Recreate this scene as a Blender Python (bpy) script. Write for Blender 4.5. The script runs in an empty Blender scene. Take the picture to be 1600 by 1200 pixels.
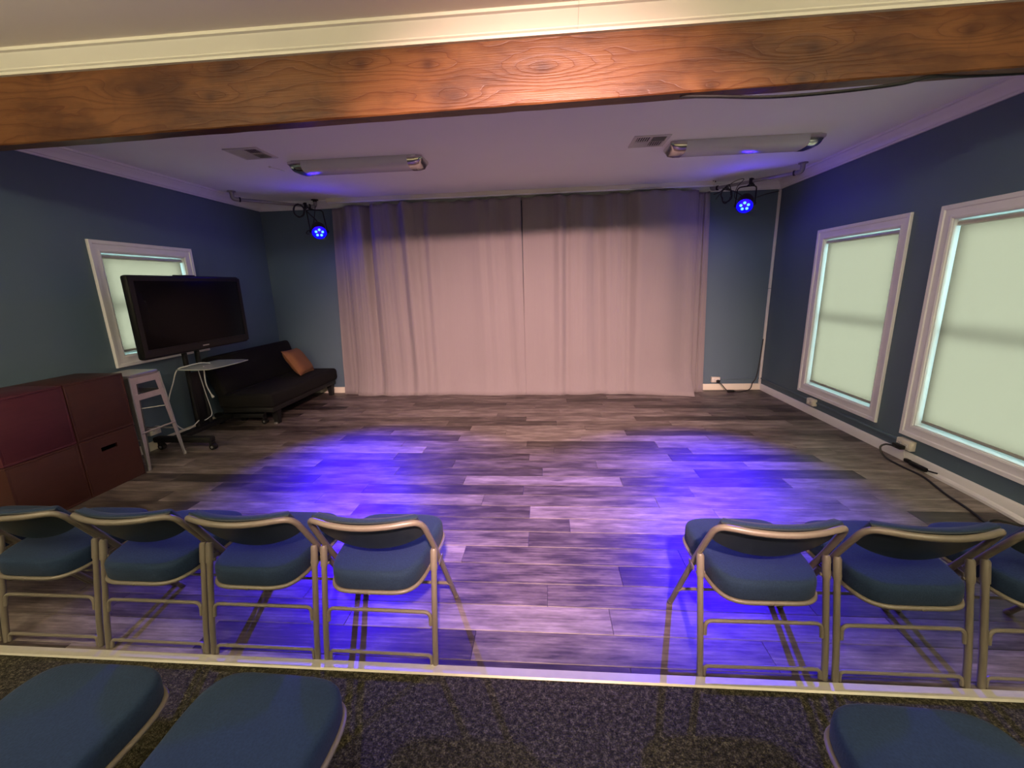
import bpy, bmesh, math, random
from mathutils import Vector, Matrix, Quaternion
random.seed(7)
S = bpy.context.scene
COL = S.collection
PI = math.pi
R = math.radians

# ------------------------------------------------------------------ camera
cam_d = bpy.data.cameras.new('camera'); cam = bpy.data.objects.new('camera', cam_d); COL.objects.link(cam)
F_PX, YAW, PITCH, ROLL = 665.08, 0.0827, -0.2298, -0.0279
cam_d.sensor_fit = 'HORIZONTAL'; cam_d.sensor_width = 36.0; cam_d.lens = 36.0 * F_PX / 1600.0
cam_d.clip_start = 0.02; cam_d.clip_end = 100
cy_, sy_, cp_, sp_ = math.cos(YAW), math.sin(YAW), math.cos(PITCH), math.sin(PITCH)
fwd = Vector((-sy_ * cp_, cy_ * cp_, sp_)); rgt = Vector((cy_, sy_, 0)); upv = rgt.cross(fwd)
r2 = math.cos(ROLL) * rgt + math.sin(ROLL) * upv
u2 = -math.sin(ROLL) * rgt + math.cos(ROLL) * upv
mw = Matrix((r2, u2, -fwd)).transposed().to_4x4(); mw.translation = Vector((0.1266, -1.3898, 1.5))
cam.matrix_world = mw
S.camera = cam

# ------------------------------------------------------------------ world (overcast daylight outside the windows)
W = bpy.data.worlds.new('daylight'); S.world = W; W.use_nodes = True
bg = W.node_tree.nodes['Background']
bg.inputs[0].default_value = (0.60, 0.95, 1.0, 1); bg.inputs[1].default_value = 13.0
S.view_settings.view_transform = 'Standard'; S.view_settings.look = 'None'
S.view_settings.exposure = 0.0; S.view_settings.gamma = 1.0; S.view_settings.use_curve_mapping = False
S.cycles.max_bounces = 7; S.cycles.diffuse_bounces = 4; S.cycles.adaptive_threshold = 0.03; S.cycles.transparent_max_bounces = 12
S.cycles.sample_clamp_indirect = 6.0

# light levels used by the lamps' own builders below
FRONT_LAMP = 108.0            # radiance of the lit glass globes over the audience
STAGE_SPOT = 3500.0            # pink stage spot on the front ceiling
STAGE_SPOT_COL = (1.0, 0.60, 0.57)
FILL_UPLIGHT = 340.0                # fill uplights added behind the viewer for the front ceiling
PAR_POWER = 1900.0
PAR_COL = (0.03, 0.0, 1.0)

# ------------------------------------------------------------------ room numbers (metres)
XL, XR, YB, HC = -3.763, 3.059, 4.545, 2.66
YF = -3.6                     # wall behind the viewer
FH = 2.75                     # front ceiling
BEAM_Y0, BEAM_Y1 = 1.0, 1.09

# ------------------------------------------------------------------ mesh helpers
class MB:
    def __init__(s): s.v = []; s.f = []
    def add(s, vs, fs, M=None):
        o = len(s.v)
        for p in vs:
            p = Vector(p)
            s.v.append(M @ p if M is not None else p)
        s.f += [[i + o for i in f] for f in fs]
        return s
    def box(s, c, d, M=None, bev=0.0, seg=2):
        x, y, z = [q / 2 for q in d]
        if bev <= 0:
            vs = [(c[0] + a * x, c[1] + b * y, c[2] + e * z) for a in (-1, 1) for b in (-1, 1) for e in (-1, 1)]
            fs = [(0, 1, 3, 2), (4, 6, 7, 5), (0, 4, 5, 1), (2, 3, 7, 6), (0, 2, 6, 4), (1, 5, 7, 3)]
            return s.add(vs, fs, M)
        bm = bmesh.new(); bmesh.ops.create_cube(bm, size=1)
        for v in bm.verts: v.co = Vector((v.co.x * d[0], v.co.y * d[1], v.co.z * d[2]))
        bmesh.ops.bevel(bm, geom=bm.edges[:], offset=min(bev, min(d) * 0.49), segments=seg, affect='EDGES', profile=0.5)
        for v in bm.verts: v.co += Vector(c)
        bm.verts.index_update()
        s.add([v.co.copy() for v in bm.verts], [[v.index for v in f.verts] for f in bm.faces], M); bm.free()
        return s
    def lo_hi(s, a, b, bev=0.0, M=None):
        return s.box([(a[i] + b[i]) / 2 for i in range(3)], [abs(b[i] - a[i]) for i in range(3)], M, bev)
    def tube(s, pts, r, n=10, cap=True, closed=False, M=None):
        pts = [Vector(p) for p in pts]; m = len(pts)
        rs = r if isinstance(r, (list, tuple)) else [r] * m
        tang = []
        for i in range(m):
            if closed: t = pts[(i + 1) % m] - pts[i - 1]
            else: t = pts[min(i + 1, m - 1)] - pts[max(i - 1, 0)]
            tang.append(t.normalized())
        a = tang[0].orthogonal().normalized()
        vs = []; fs = []
        for i in range(m):
            if i:
                q = tang[i - 1].rotation_difference(tang[i]); a = q @ a
            b = tang[i].cross(a).normalized(); a = b.cross(tang[i]).normalized()
            for k in range(n):
                t = 2 * PI * k / n
                vs.append(pts[i] + rs[i] * (math.cos(t) * a + math.sin(t) * b))
        for i in range(m if closed else m - 1):
            j = (i + 1) % m
            for k in range(n):
                fs.append((i * n + k, i * n + (k + 1) % n, j * n + (k + 1) % n, j * n + k))
        if cap and not closed:
            fs.append(tuple(range(n))[::-1]); fs.append(tuple((m - 1) * n + k for k in range(n)))
        return s.add(vs, fs, M)
    def lathe(s, prof, n=24, M=None):
        vs = []; fs = []; m = len(prof)
        for (r, z) in prof:
            for k in range(n):
                t = 2 * PI * k / n; vs.append((r * math.cos(t), r * math.sin(t), z))
        for i in range(m - 1):
            for k in range(n):
                fs.append((i * n + k, i * n + (k + 1) % n, (i + 1) * n + (k + 1) % n, (i + 1) * n + k))
        fs.append(tuple(range(n))[::-1]); fs.append(tuple((m - 1) * n + k for k in range(n)))
        return s.add(vs, fs, M)
    def rings(s, rings, M=None, cap0=True, cap1=True):
        n = len(rings[0]); vs = [p for r in rings for p in r]; fs = []
        for i in range(len(rings) - 1):
            for k in range(n):
                fs.append((i * n + k, i * n + (k + 1) % n, (i + 1) * n + (k + 1) % n, (i + 1) * n + k))
        if cap0: fs.append(tuple(range(n))[::-1])
        if cap1: fs.append(tuple((len(rings) - 1) * n + k for k in range(n)))
        return s.add(vs, fs, M)
    def grid(s, fn, nu, nv, M=None, flip=False):
        vs = [fn(i / nu, j / nv) for j in range(nv + 1) for i in range(nu + 1)]
        fs = []
        for j in range(nv):
            for i in range(nu):
                a = j * (nu + 1) + i
                q = (a, a + 1, a + nu + 2, a + nu + 1)
                fs.append(q[::-1] if flip else q)
        return s.add(vs, fs, M)
    def mesh(s, name, mat, smooth=35):
        me = bpy.data.meshes.new(name); me.from_pydata([tuple(p) for p in s.v], [], s.f); me.validate(); me.update()
        bm = bmesh.new(); bm.from_mesh(me); bmesh.ops.recalc_face_normals(bm, faces=bm.faces[:]); bm.to_mesh(me); bm.free()
        if mat: me.materials.append(mat)
        if smooth:
            me.polygons.foreach_set('use_smooth', [True] * len(me.polygons))
            me.set_sharp_from_angle(angle=R(smooth))
        return me
    def build(s, name, mat, parent=None, loc=None, smooth=35):
        o = bpy.data.objects.new(name, s.mesh(name, mat, smooth)); COL.objects.link(o)
        if parent is not None: o.parent = parent
        if loc is not None: o.location = loc
        return o

def tag(o, label=None, cat=None, group=None, kind=None):
    if label: o['label'] = label
    if cat: o['category'] = cat
    if group: o['group'] = group
    if kind: o['kind'] = kind
    return o
def thing(name, label, cat, loc=(0, 0, 0), rz=0, group=None):
    o = bpy.data.objects.new(name, None); COL.objects.link(o); o.location = loc; o.rotation_euler = (0, 0, rz)
    o.empty_display_size = 0.1
    return tag(o, label, cat, group)
def struct(o, label=None):
    return tag(o, label, kind='structure')
def copy_tree(o, parent=None):
    c = o.copy(); COL.objects.link(c)
    if parent is not None: c.parent = parent
    for ch in list(o.children): copy_tree(ch, c)
    return c
def spline(pts, k=6, closed=False):
    pts = [Vector(p) for p in pts]; out = []; n = len(pts)
    for i in range(n if closed else n - 1):
        if closed: p0, p1, p2, p3 = pts[i - 1], pts[i], pts[(i + 1) % n], pts[(i + 2) % n]
        else: p0, p1, p2, p3 = pts[max(i - 1, 0)], pts[i], pts[i + 1], pts[min(i + 2, n - 1)]
        for j in range(k):
            t = j / k
            out.append(0.5 * ((2 * p1) + (p2 - p0) * t + (2 * p0 - 5 * p1 + 4 * p2 - p3) * t * t + (3 * p1 - p0 - 3 * p2 + p3) * t ** 3))
    if not closed: out.append(pts[-1])
    return out
def fillet(pts, r, k=5):
    pts = [Vector(p) for p in pts]; out = [pts[0]]
    for i in range(1, len(pts) - 1):
        a, b, c = pts[i - 1], pts[i], pts[i + 1]
        d1 = (a - b); d2 = (c - b); q = min(r, d1.length * .49, d2.length * .49)
        p1 = b + d1.normalized() * q; p2 = b + d2.normalized() * q
        for j in range(k + 1):
            t = j / k; out.append((1 - t) ** 2 * p1 + 2 * t * (1 - t) * b + t * t * p2)
    out.append(pts[-1]); return out
def aim(dirv, at=(0, 0, 0)):
    M = Vector(dirv).normalized().to_track_quat('Z', 'Y').to_matrix().to_4x4(); M.translation = Vector(at); return M

# ------------------------------------------------------------------ materials
class NT:
    def __init__(s, name):
        s.m = bpy.data.materials.new(name); s.m.use_nodes = True; s.t = s.m.node_tree
        s.b = s.t.nodes['Principled BSDF']; s.out = s.t.nodes['Material Output']
    def n(s, typ, ins=None, **kw):
        nd = s.t.nodes.new(typ)
        for k, v in kw.items(): setattr(nd, k, v)
        for k, v in (ins or {}).items():
            if hasattr(v, 'is_output') or isinstance(v, bpy.types.NodeSocket): s.t.links.new(v, nd.inputs[k])
            else: nd.inputs[k].default_value = v
        return nd
    def math(s, op, a, b=0.0, c=0.0, clamp=False):
        return s.n('ShaderNodeMath', {0: a, 1: b, 2: c}, operation=op, use_clamp=clamp).outputs[0]
    def mix(s, f, a, b, blend='MIX'):
        nd = s.n('ShaderNodeMix', data_type='RGBA', blend_type=blend)
        for i, v in ((0, f), (6, a), (7, b)):
            if isinstance(v, bpy.types.NodeSocket): s.t.links.new(v, nd.inputs[i])
            else: nd.inputs[i].default_value = v if i == 0 else (tuple(v) + (1,))[:4]
        return nd.outputs[2]
    def ramp(s, f, stops):
        nd = s.n('ShaderNodeValToRGB', {0: f}); e = nd.color_ramp.elements
        while len(e) < len(stops): e.new(0.5)
        for i, (p, c) in enumerate(stops):
            e[i].position = p; e[i].color = (tuple(c) + (1,))[:4] if not isinstance(c, (int, float)) else (c, c, c, 1)
        return nd.outputs[0]
    def obj(s, scale=(1, 1, 1), loc=(0, 0, 0), src='Object'):
        tc = s.n('ShaderNodeTexCoord'); mp = s.n('ShaderNodeMapping', {'Vector': tc.outputs[src], 'Scale': scale, 'Location': loc}); return mp.outputs[0]
    def noise(s, vec, scale, detail=3, rough=0.55, dist=0.0):
        return s.n('ShaderNodeTexNoise', {'Vector': vec, 'Scale': scale, 'Detail': detail, 'Roughness': rough, 'Distortion': dist}).outputs[0]
    def bump(s, h, strength=0.2, dist=0.01):
        nd = s.n('ShaderNodeBump', {'Height': h, 'Strength': strength, 'Distance': dist}); s.t.links.new(nd.outputs[0], s.b.inputs['Normal'])
    def set(s, **kw):
        for k, v in kw.items():
            k = k.replace('_', ' ')
            if isinstance(v, bpy.types.NodeSocket): s.t.links.new(v, s.b.inputs[k])
            else: s.b.inputs[k].default_value = v
        return s
def c4(c): return (c[0], c[1], c[2], 1)
def simple(name, col, rough=0.5, metal=0.0, var=0.08, scale=6.0, bump=0.0, bscale=120.0, spec=0.5, coat=0.0):
    t = NT(name); v = t.obj()
    nz = t.noise(v, scale, 4)
    a = tuple(min(1, c * (1 + var)) for c in col); b = tuple(c * (1 - var) for c in col)
    t.set(Base_Color=t.mix(nz, b, a), Roughness=rough, Metallic=metal, Specular_IOR_Level=spec, Coat_Weight=coat)
    if bump: t.bump(t.noise(v, bscale, 3), bump, 0.004)
    return t.m
def emitter(name, col, strength):
    t = NT(name); t.set(Base_Color=c4(col), Emission_Color=c4(col), Emission_Strength=strength, Roughness=0.4); return t.m

M_wall = simple('slate_blue_paint', (0.094, 0.146, 0.190), 0.55, var=0.07, scale=2.5, bump=0.12, bscale=90)
M_ceil = simple('ceiling_paint', (0.92, 0.92, 0.93), 0.8, var=0.02, scale=3, bump=0.08, bscale=150)
M_ceilf = simple('front_ceiling_paint', (0.84, 0.76, 0.64), 0.8, var=0.03, scale=3, bump=0.08, bscale=150)
M_trim = simple('white_trim_paint', (0.80, 0.80, 0.82), 0.42, var=0.04, scale=8)
M_crown = simple('cream_trim_paint', (0.74, 0.70, 0.57), 0.42, var=0.03, scale=8)
M_jamb = simple('jamb_white', (0.80, 0.84, 0.84), 0.5, var=0.02)
M_chmetal = simple('taupe_enamel', (0.130, 0.113, 0.088), 0.38, var=0.10, scale=30)
M_shell = simple('navy_vinyl_back', (0.012, 0.018, 0.024), 0.42, var=0.15, scale=40)
M_blacksat = simple('black_plastic', (0.009, 0.009, 0.009), 0.4, var=0.1, spec=0.25)
M_blackmatte = simple('black_metal', (0.011, 0.011, 0.011), 0.55, var=0.12, spec=0.3)
M_screen = simple('tv_glass', (0.004, 0.0035, 0.004), 0.25, var=0.05, spec=0.12)
M_steel = simple('galvanised_steel', (0.42, 0.41, 0.42), 0.36, metal=0.7, var=0.15, scale=20)
M_pipe = simple('grey_steel_pipe', (0.33, 0.32, 0.31), 0.38, metal=0.6, var=0.15, scale=25)
M_chrome = simple('satin_chrome', (0.62, 0.60, 0.57), 0.2, metal=1.0, var=0.05)
M_diff = simple('frosted_diffuser', (0.66, 0.65, 0.68), 0.18, var=0.02)
M_vent = simple('vent_white', (0.62, 0.60, 0.60), 0.5, var=0.03)
M_dark = simple('duct_dark', (0.006, 0.006, 0.007), 0.9, var=0.1)
M_outlet = simple('outlet_ivory', (0.66, 0.63, 0.55), 0.4, var=0.03)
M_cordw = simple('white_cord', (0.66, 0.66, 0.64), 0.5, var=0.03)
M_cordb = simple('black_cord', (0.010, 0.010, 0.011), 0.5, var=0.1)
M_race = simple('painted_raceway', (0.100, 0.155, 0.200), 0.5, var=0.05)
M_alu = simple('aluminium_strip', (0.50, 0.48, 0.40), 0.35, metal=0.3, var=0.10, scale=30)
M_shelfglass = simple('frosted_shelf', (0.42, 0.46, 0.42), 0.12, var=0.03)
M_silver = simple('silver_badge', (0.5, 0.5, 0.5), 0.3, metal=0.8)
M_led = emitter('led_lens', (0.14, 0.80, 1.0), 1.15)
M_parface = emitter('par_reflector', (0.0, 0.0, 1.0), 0.95)
M_lamp = emitter('lit_diffuser', (1.0, 0.90, 0.63), FRONT_LAMP)

def m_fabric(name, a, b, scale, bump=0.35, rough=0.9, sheen=0.03):
    t = NT(name); v = t.obj()
    w = t.n('ShaderNodeTexVoronoi', {'Vector': v, 'Scale': scale}).outputs[0]
    nz = t.noise(v, scale * .9, 2); big = t.noise(v, 9, 3)
    f = t.math('MULTIPLY_ADD', w, 0.5, t.math('MULTIPLY', nz, 0.6))
    col = t.mix(f, a, b); col = t.mix(t.math('MULTIPLY', big, 0.35), col, tuple(q * .65 for q in a))
    t.set(Base_Color=col, Roughness=rough, Specular_IOR_Level=0.25, Sheen_Weight=sheen, Sheen_Roughness=0.5)
    t.bump(f, bump, 0.002); return t.m
M_fabric = m_fabric('blue_upholstery', (0.0045, 0.013, 0.033), (0.014, 0.033, 0.072), 170)
M_sofa = m_fabric('black_sofa_fabric', (0.007, 0.0065, 0.006), (0.013, 0.012, 0.011), 300, 0.2, sheen=0.0)
M_pillow = m_fabric('tan_pillow_fabric', (0.21, 0.088, 0.036), (0.30, 0.135, 0.06), 220, 0.3)
def m_curtain():
    t = NT('grey_velour'); v = t.obj((1, 1, 1)); st = t.obj((60, 60, 1.2))
    nz = t.noise(st, 2.0, 3); fine = t.noise(v, 400, 2)
    col = t.mix(nz, (0.225, 0.198, 0.200), (0.245, 0.215, 0.217))
    t.set(Base_Color=col, Roughness=0.92, Specular_IOR_Level=0.1, Sheen_Weight=0.2)
    t.bump(fine, 0.15, 0.002); return t.m
M_curtain = m_curtain()
def m_shade():
    t = NT('roller_shade_fabric'); v = t.obj((1, 1, 1)); nz = t.noise(v, 350, 2)
    col = t.mix(nz, (0.168, 0.110, 0.0755), (0.184, 0.122, 0.084))
    d = t.n('ShaderNodeBsdfDiffuse', {'Color': (0.62, 0.59, 0.48, 1)}); tr = t.n('ShaderNodeBsdfTranslucent', {'Color': col})
    mx = t.n('ShaderNodeMixShader', {0: 0.86, 1: d.outputs[0], 2: tr.outputs[0]})
    t.t.links.new(mx.outputs[0], t.out.inputs[0]); return t.m
M_shade = m_shade()
def m_glass():
    t = NT('window_glass'); tr = t.n('ShaderNodeBsdfTransparent', {'Color': (0.93, 0.97, 0.96, 1)}); gl = t.n('ShaderNodeBsdfGlossy', {'Roughness': 0.03})
    fr = t.n('ShaderNodeFresnel', {'IOR': 1.45}); mx = t.n('ShaderNodeMixShader', {0: fr.outputs[0], 1: tr.outputs[0], 2: gl.outputs[0]})
    t.t.links.new(mx.outputs[0], t.out.inputs[0]); return t.m
M_glass = m_glass()
def m_plank():
    t = NT('grey_oak_plank'); oi = t.n('ShaderNodeObjectInfo'); rnd = oi.outputs['Random']
    tc = t.n('ShaderNodeTexCoord').outputs['Object']
    off = t.n('ShaderNodeCombineXYZ', {0: t.math('MULTIPLY', rnd, 37.0), 1: t.math('MULTIPLY', rnd, 91.0), 2: t.math('MULTIPLY', rnd, 13.0)}).outputs[0]
    p = t.n('ShaderNodeVectorMath', {0: tc, 1: off}, operation='ADD').outputs[0]
    def sc(v): return t.n('ShaderNodeVectorMath', {0: p, 1: v}, operation='MULTIPLY').outputs[0]
    cloud = t.noise(sc((2.3, 9, 1)), 1.7, 4, 0.62)
    grain = t.noise(sc((5.0, 85, 1)), 1.6, 5, 0.7, 0.5)
    fig = t.n('ShaderNodeTexWave', {'Vector': sc((0.9, 7.5, 1)), 'Scale': 2.0, 'Distortion': 7.0, 'Detail': 3.0, 'Detail Scale': 1.2}, bands_direction='Y').outputs[1]
    tone = t.math('FRACT', t.math('MULTIPLY', rnd, 7.77))
    v = t.math('MULTIPLY_ADD', cloud, 1.25, t.math('MULTIPLY_ADD', grain, 0.55, t.math('MULTIPLY', tone, 0.52)))
    v = t.math('MULTIPLY_ADD', fig, 0.10, v)
    col = t.ramp(t.math('SUBTRACT', v, 0.72, clamp=True), [(0.0, (0.016, 0.012, 0.0105)), (0.30, (0.045, 0.034, 0.030)), (0.62, (0.140, 0.112, 0.099)), (1.0, (0.31, 0.262, 0.238))])
    vor = t.n('ShaderNodeTexVoronoi', {'Vector': sc((1.6, 5.0, 1)), 'Scale': 1.0}).outputs[0]
    knot = t.ramp(vor, [(0.0, 1.0), (0.045, 0.9), (0.09, 0.0)])
    col = t.mix(t.math('MULTIPLY', knot, 0.6), col, (0.035, 0.026, 0.022))
    t.set(Base_Color=col, Roughness=t.math('MULTIPLY_ADD', grain, 0.16, 0.36), Specular_IOR_Level=0.45)
    t.bump(grain, 0.10, 0.003); return t.m
M_plank = m_plank()
def m_carpet():
    t = NT('dark_carpet_pile'); v = t.obj()
    a = t.noise(v, 170, 3, 0.75); b = t.noise(v, 60, 3, 0.6); c = t.noise(v, 1.5, 2)
    vo = t.n('ShaderNodeTexVoronoi', {'Vector': v, 'Scale': 230.0}); 
    f = t.math('MULTIPLY_ADD', a, 0.65, t.math('MULTIPLY', b, 0.55))
    col = t.ramp(f, [(0.44, (0.009, 0.0085, 0.005)), (0.60, (0.036, 0.033, 0.020)), (0.72, (0.105, 0.094, 0.056)), (0.86, (0.22, 0.20, 0.12))])
    t.set(Base_Color=col, Roughness=0.97, Specular_IOR_Level=0.1)
    t.bump(t.math('ADD', vo.outputs[0], a), 0.9, 0.006); return t.m
M_carpet = m_carpet()
def m_crate(name, a, b):
    t = NT(name); v = t.obj((1, 2.2, 22)); g = t.noise(v, 3, 4, 0.6, 0.3); big = t.noise(t.obj(), 4, 3)
    col = t.mix(g, a, b); col = t.mix(t.math('MULTIPLY', big, 0.5), col, tuple(q * .6 for q in a))
    t.set(Base_Color=col, Roughness=0.5, Specular_IOR_Level=0.4); t.bump(g, 0.12, 0.003); return t.m
M_crate = m_crate('dark_red_stain', (0.040, 0.011, 0.008), (0.072, 0.020, 0.014))
M_crate2 = m_crate('plum_red_wood', (0.062, 0.010, 0.018), (0.100, 0.018, 0.030))  # more purple than the other crates
def m_beam():
    t = NT('stained_fir'); tc = t.n('ShaderNodeTexCoord').outputs['Object']
    sep = t.n('ShaderNodeSeparateXYZ', {0: tc}); x, z = sep.outputs[0], sep.outputs[2]
    low = t.noise(t.obj((0.55, 2, 2.4)), 2.2, 3, 0.55); mid = t.noise(t.obj((2.5, 3, 12)), 2.0, 3)
    ph = t.math('MULTIPLY_ADD', low, 5.0, t.math('MULTIPLY', z, 17.0)); ph = t.math('MULTIPLY_ADD', mid, 0.5, ph)
    kd = None
    for (kx, kz, sx, sz, A) in [(-2.00, 2.547, .20, .050, 3.2), (-1.615, 2.498, .17, .040, 2.4), (-1.504, 2.629, .16, .040, 2.0), (-0.789, 2.60, .20, .050, 3.0),
                                (-0.446, 2.577, .18, .050, 3.0), (-0.319, 2.431, .17, .050, 2.6), (0.12, 2.531, .24, .060, 4.0), (1.381, 2.534, .24, .060, 3.6),
                                (1.345, 2.407, .12, .040, 2.2), (0.927, 2.402, .12, .03, 1.6), (2.05, 2.56, .2, .05, 3.0), (-2.508, 2.645, .14, .04, 2.0)]:
        dx = t.math('DIVIDE', t.math('SUBTRACT', x, kx), sx); dz = t.math('DIVIDE', t.math('SUBTRACT', z, kz), sz)
        d2 = t.math('ADD', t.math('MULTIPLY', dx, dx), t.math('MULTIPLY', dz, dz))
        e = t.math('POWER', 2.718, t.math('MULTIPLY', d2, -1.0))
        ph = t.math('MULTIPLY_ADD', e, A, ph)
        dx2 = t.math('MULTIPLY', dx, sx / 0.034); dz2 = t.math('MULTIPLY', dz, sz / 0.026)
        k = t.math('POWER', 2.718, t.math('MULTIPLY', t.math('ADD', t.math('MULTIPLY', dx2, dx2), t.math('MULTIPLY', dz2, dz2)), -0.9))
        kd = k if kd is None else t.math('ADD', kd, k)
    fr = t.math('FRACT', ph)
    line = t.ramp(fr, [(0.0, 0.25), (0.55, 0.0), (0.86, 0.55), (0.96, 1.0), (1.0, 0.25)])
    fine = t.noise(t.obj((1.2, 8, 70)), 3.0, 3); stain = t.noise(t.obj((1.0, 1, 2.6)), 1.9, 4, 0.6); stain2 = t.noise(t.obj((7, 1, 3)), 1.6, 3)
    col = t.mix(fine, (0.140, 0.052, 0.015), (0.215, 0.089, 0.029))
    col = t.mix(t.math('MULTIPLY', line, 0.75), col, (0.100, 0.026, 0.007))
    st = t.ramp(stain, [(0.44, 0.0), (0.64, 0.85)])
    col = t.mix(st, col, (0.060, 0.019, 0.007))
    col = t.mix(t.ramp(stain2, [(0.60, 0.0), (0.78, 0.5)]), col, (0.085, 0.030, 0.010))
    col = t.mix(t.math('MULTIPLY', kd, 0.85, clamp=True), col, (0.055, 0.016, 0.006))
    t.set(Base_Color=col, Roughness=0.42, Specular_IOR_Level=0.35)
    t.bump(t.math('MULTIPLY_ADD', line, -0.6, fine), 0.35, 0.004); return t.m
M_beam = m_beam()

# ------------------------------------------------------------------ shell of the room
T = 0.16
def wall_with_holes(name, x, sgn, holes, y0, y1, z1):
    """wall in the y-z plane at x, thickness away from the room (sgn = -1 left, +1 right); holes (y0,y1,z0,z1)"""
    mb = MB(); xa, xb = (x, x + sgn * T)
    ys = y0
    for (a, b, c, d) in sorted(holes):
        mb.lo_hi((xa, ys, -0.05), (xb, a, z1)); mb.lo_hi((xa, a, -0.05), (xb, b, c)); mb.lo_hi((xa, a, d), (xb, b, z1)); ys = b
    mb.lo_hi((xa, ys, -0.05), (xb, y1, z1))
    return struct(mb.build(name, M_wall, smooth=0))
WL = (2.215, 3.112, 0.953, 1.876)
WR1 = (2.556, 3.560, 0.312, 1.876)
WR2 = (1.085, 2.092, 0.312, 1.876)
wall_l = wall_with_holes('wall_left', XL, -1, [WL], YF, YB, 2.85)
wall_r = wall_with_holes('wall_right', XR, 1, [WR1, WR2], YF, YB, 2.85)
wall_b = struct(MB().lo_hi((XL - T, YB, -0.05), (XR + T, YB + T, 2.85)).build('wall_back', M_wall, smooth=0))
wall_f = struct(MB().lo_hi((XL - T, YF - T, -0.05), (XR + T, YF, 2.85)).build('wall_front', M_crown, smooth=0))
ceil = struct(MB().lo_hi((XL, BEAM_Y1 - 0.03, HC), (XR, YB, HC + 0.06)).build('ceiling', M_ceil, smooth=0), 'white painted ceiling above the stage area')
ceil2 = struct(MB().lo_hi((XL, YF, FH), (XR, BEAM_Y0 + 0.04, FH + 0.06)).build('ceiling_front', M_ceilf, smooth=0), 'beige ceiling in front of the wooden beam')
carpet = struct(MB().lo_hi((XL, YF, -0.05), (XR, -0.024, 0.0)).build('floor_carpet', M_carpet, smooth=0), 'dark speckled carpet in front of the stage floor')

# plank floor: a base slab and every plank a piece of its own
floor = struct(MB().lo_hi((XL, -0.024, -0.05), (XR, YB, -0.008)).build('floor', simple('floor_base', (0.02, 0.016, 0.015), 0.8), smooth=0), 'grey-brown wood plank floor of the stage')
PW, PLN, PH, GAP = 0.157, 1.22, 0.008, 0.0012
def plank_mesh(L, Wd):
    mb = MB(); x, y = L / 2 - GAP / 2, Wd / 2 - GAP / 2; e = 0.0014
    vs = [(-x, -y, -PH), (x, -y, -PH), (x, y, -PH), (-x, y, -PH), (-x, -y, -e), (x, -y, -e), (x, y, -e), (-x, y, -e),
          (-x + e, -y + e, 0), (x - e, -y + e, 0), (x - e, y - e, 0), (-x + e, y - e, 0)]
    fs = [(0, 1, 5, 4), (1, 2, 6, 5), (2, 3, 7, 6), (3, 0, 4, 7), (4, 5, 9, 8), (5, 6, 10, 9), (6, 7, 11, 10), (7, 4, 8, 11), (8, 9, 10, 11)]
    return mb.add(vs, fs).mesh('plank', M_plank, smooth=0)
cache = {}
bounds = [0.0] + [0.036 + PW * k for k in range(29)]
bounds = [b for b in bounds if b < YB - 0.03] + [YB]
rp = random.Random(11)
# known plank ends seen in the photo: row index -> x of one joint
known = {4: 0.505, 2: 0.41}
last = 0.0
for i in range(len(bounds) - 1):
    y0, y1 = bounds[i], bounds[i + 1]; wd = y1 - y0
    while True:
        off = rp.uniform(0, PLN)
        if abs(off - last) > 0.2 and abs(abs(off - last) - PLN) > 0.2: break
    last = off
    if i in known: off = (known[i] - XL) % PLN
    xs = [XL] + [XL + off + k * PLN for k in range(7) if XL + 0.12 < XL + off + k * PLN < XR - 0.12] + [XR]
    for a, b in zip(xs[:-1], xs[1:]):
        key = (round(b - a, 4), round(wd, 4))
        if key not in cache: cache[key] = plank_mesh(b - a, wd)
        o = bpy.data.objects.new('plank', cache[key]); COL.objects.link(o); o.parent = floor
        o.location = ((a + b) / 2, (y0 + y1) / 2, 0)

strip = MB().add([(XL, -0.040, 0), (XL, 0.006, 0), (XL, 0.002, 0.006), (XL, -0.034, 0.006), (XR, -0.040, 0), (XR, 0.006, 0), (XR, 0.002, 0.006), (XR, -0.034, 0.006)],
                 [(0, 1, 2, 3), (7, 6, 5, 4), (3, 2, 6, 7), (2, 1, 5, 6), (0, 3, 7, 4)])
struct(strip.build('trim_1', M_alu, smooth=0), 'pale metal transition strip between carpet and planks')

# crown mouldings, baseboards
CROWN = [(0, -0.10), (0.018, -0.10), (0.020, -0.088), (0.030, -0.082), (0.036, -0.066), (0.052, -0.046), (0.070, -0.030), (0.076, -0.020), (0.092, -0.016), (0.092, 0.0), (0, 0.0)]
def extrude(prof, A, B, out, name, mat, z, mitre=(0, 0)):
    """profile (out, up) swept from A to B in plan; mitre shortens by the offset"""
    A = Vector(A + (0,)); B = Vector(B + (0,)); d = (B - A).normalized(); o = Vector(out + (0,))
    rings = []
    for P, m, sg in ((A, mitre[0], 1), (B, mitre[1], -1)):
        rings.append([P + o * a + Vector((0, 0, z + b)) + d * (sg * m * a) for a, b in prof])
    return struct(MB().rings(rings).build(name, mat, smooth=30))
extrude(CROWN, (XL, BEAM_Y1), (XL, YB), (1, 0), 'trim_2', M_trim, HC, (0, 1))['label'] = 'white crown moulding along the left wall'
extrude(CROWN, (XL, YB), (XR, YB), (0, -1), 'trim_3', M_trim, HC, (1, 1))['label'] = 'white crown moulding along the back wall'
extrude(CROWN, (XR, BEAM_Y1), (XR, YB), (-1, 0), 'trim_4', M_trim, HC, (0, 1))['label'] = 'white crown moulding along the right wall'
FC = [(0, -0.092), (0.020, -0.092), (0.022, -0.080), (0.030, -0.074), (0.030, -0.068), (0.036, -0.060), (0.050, -0.040), (0.066, -0.024), (0.070, -0.018), (0.084, -0.014), (0.084, 0), (0, 0)]
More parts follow.
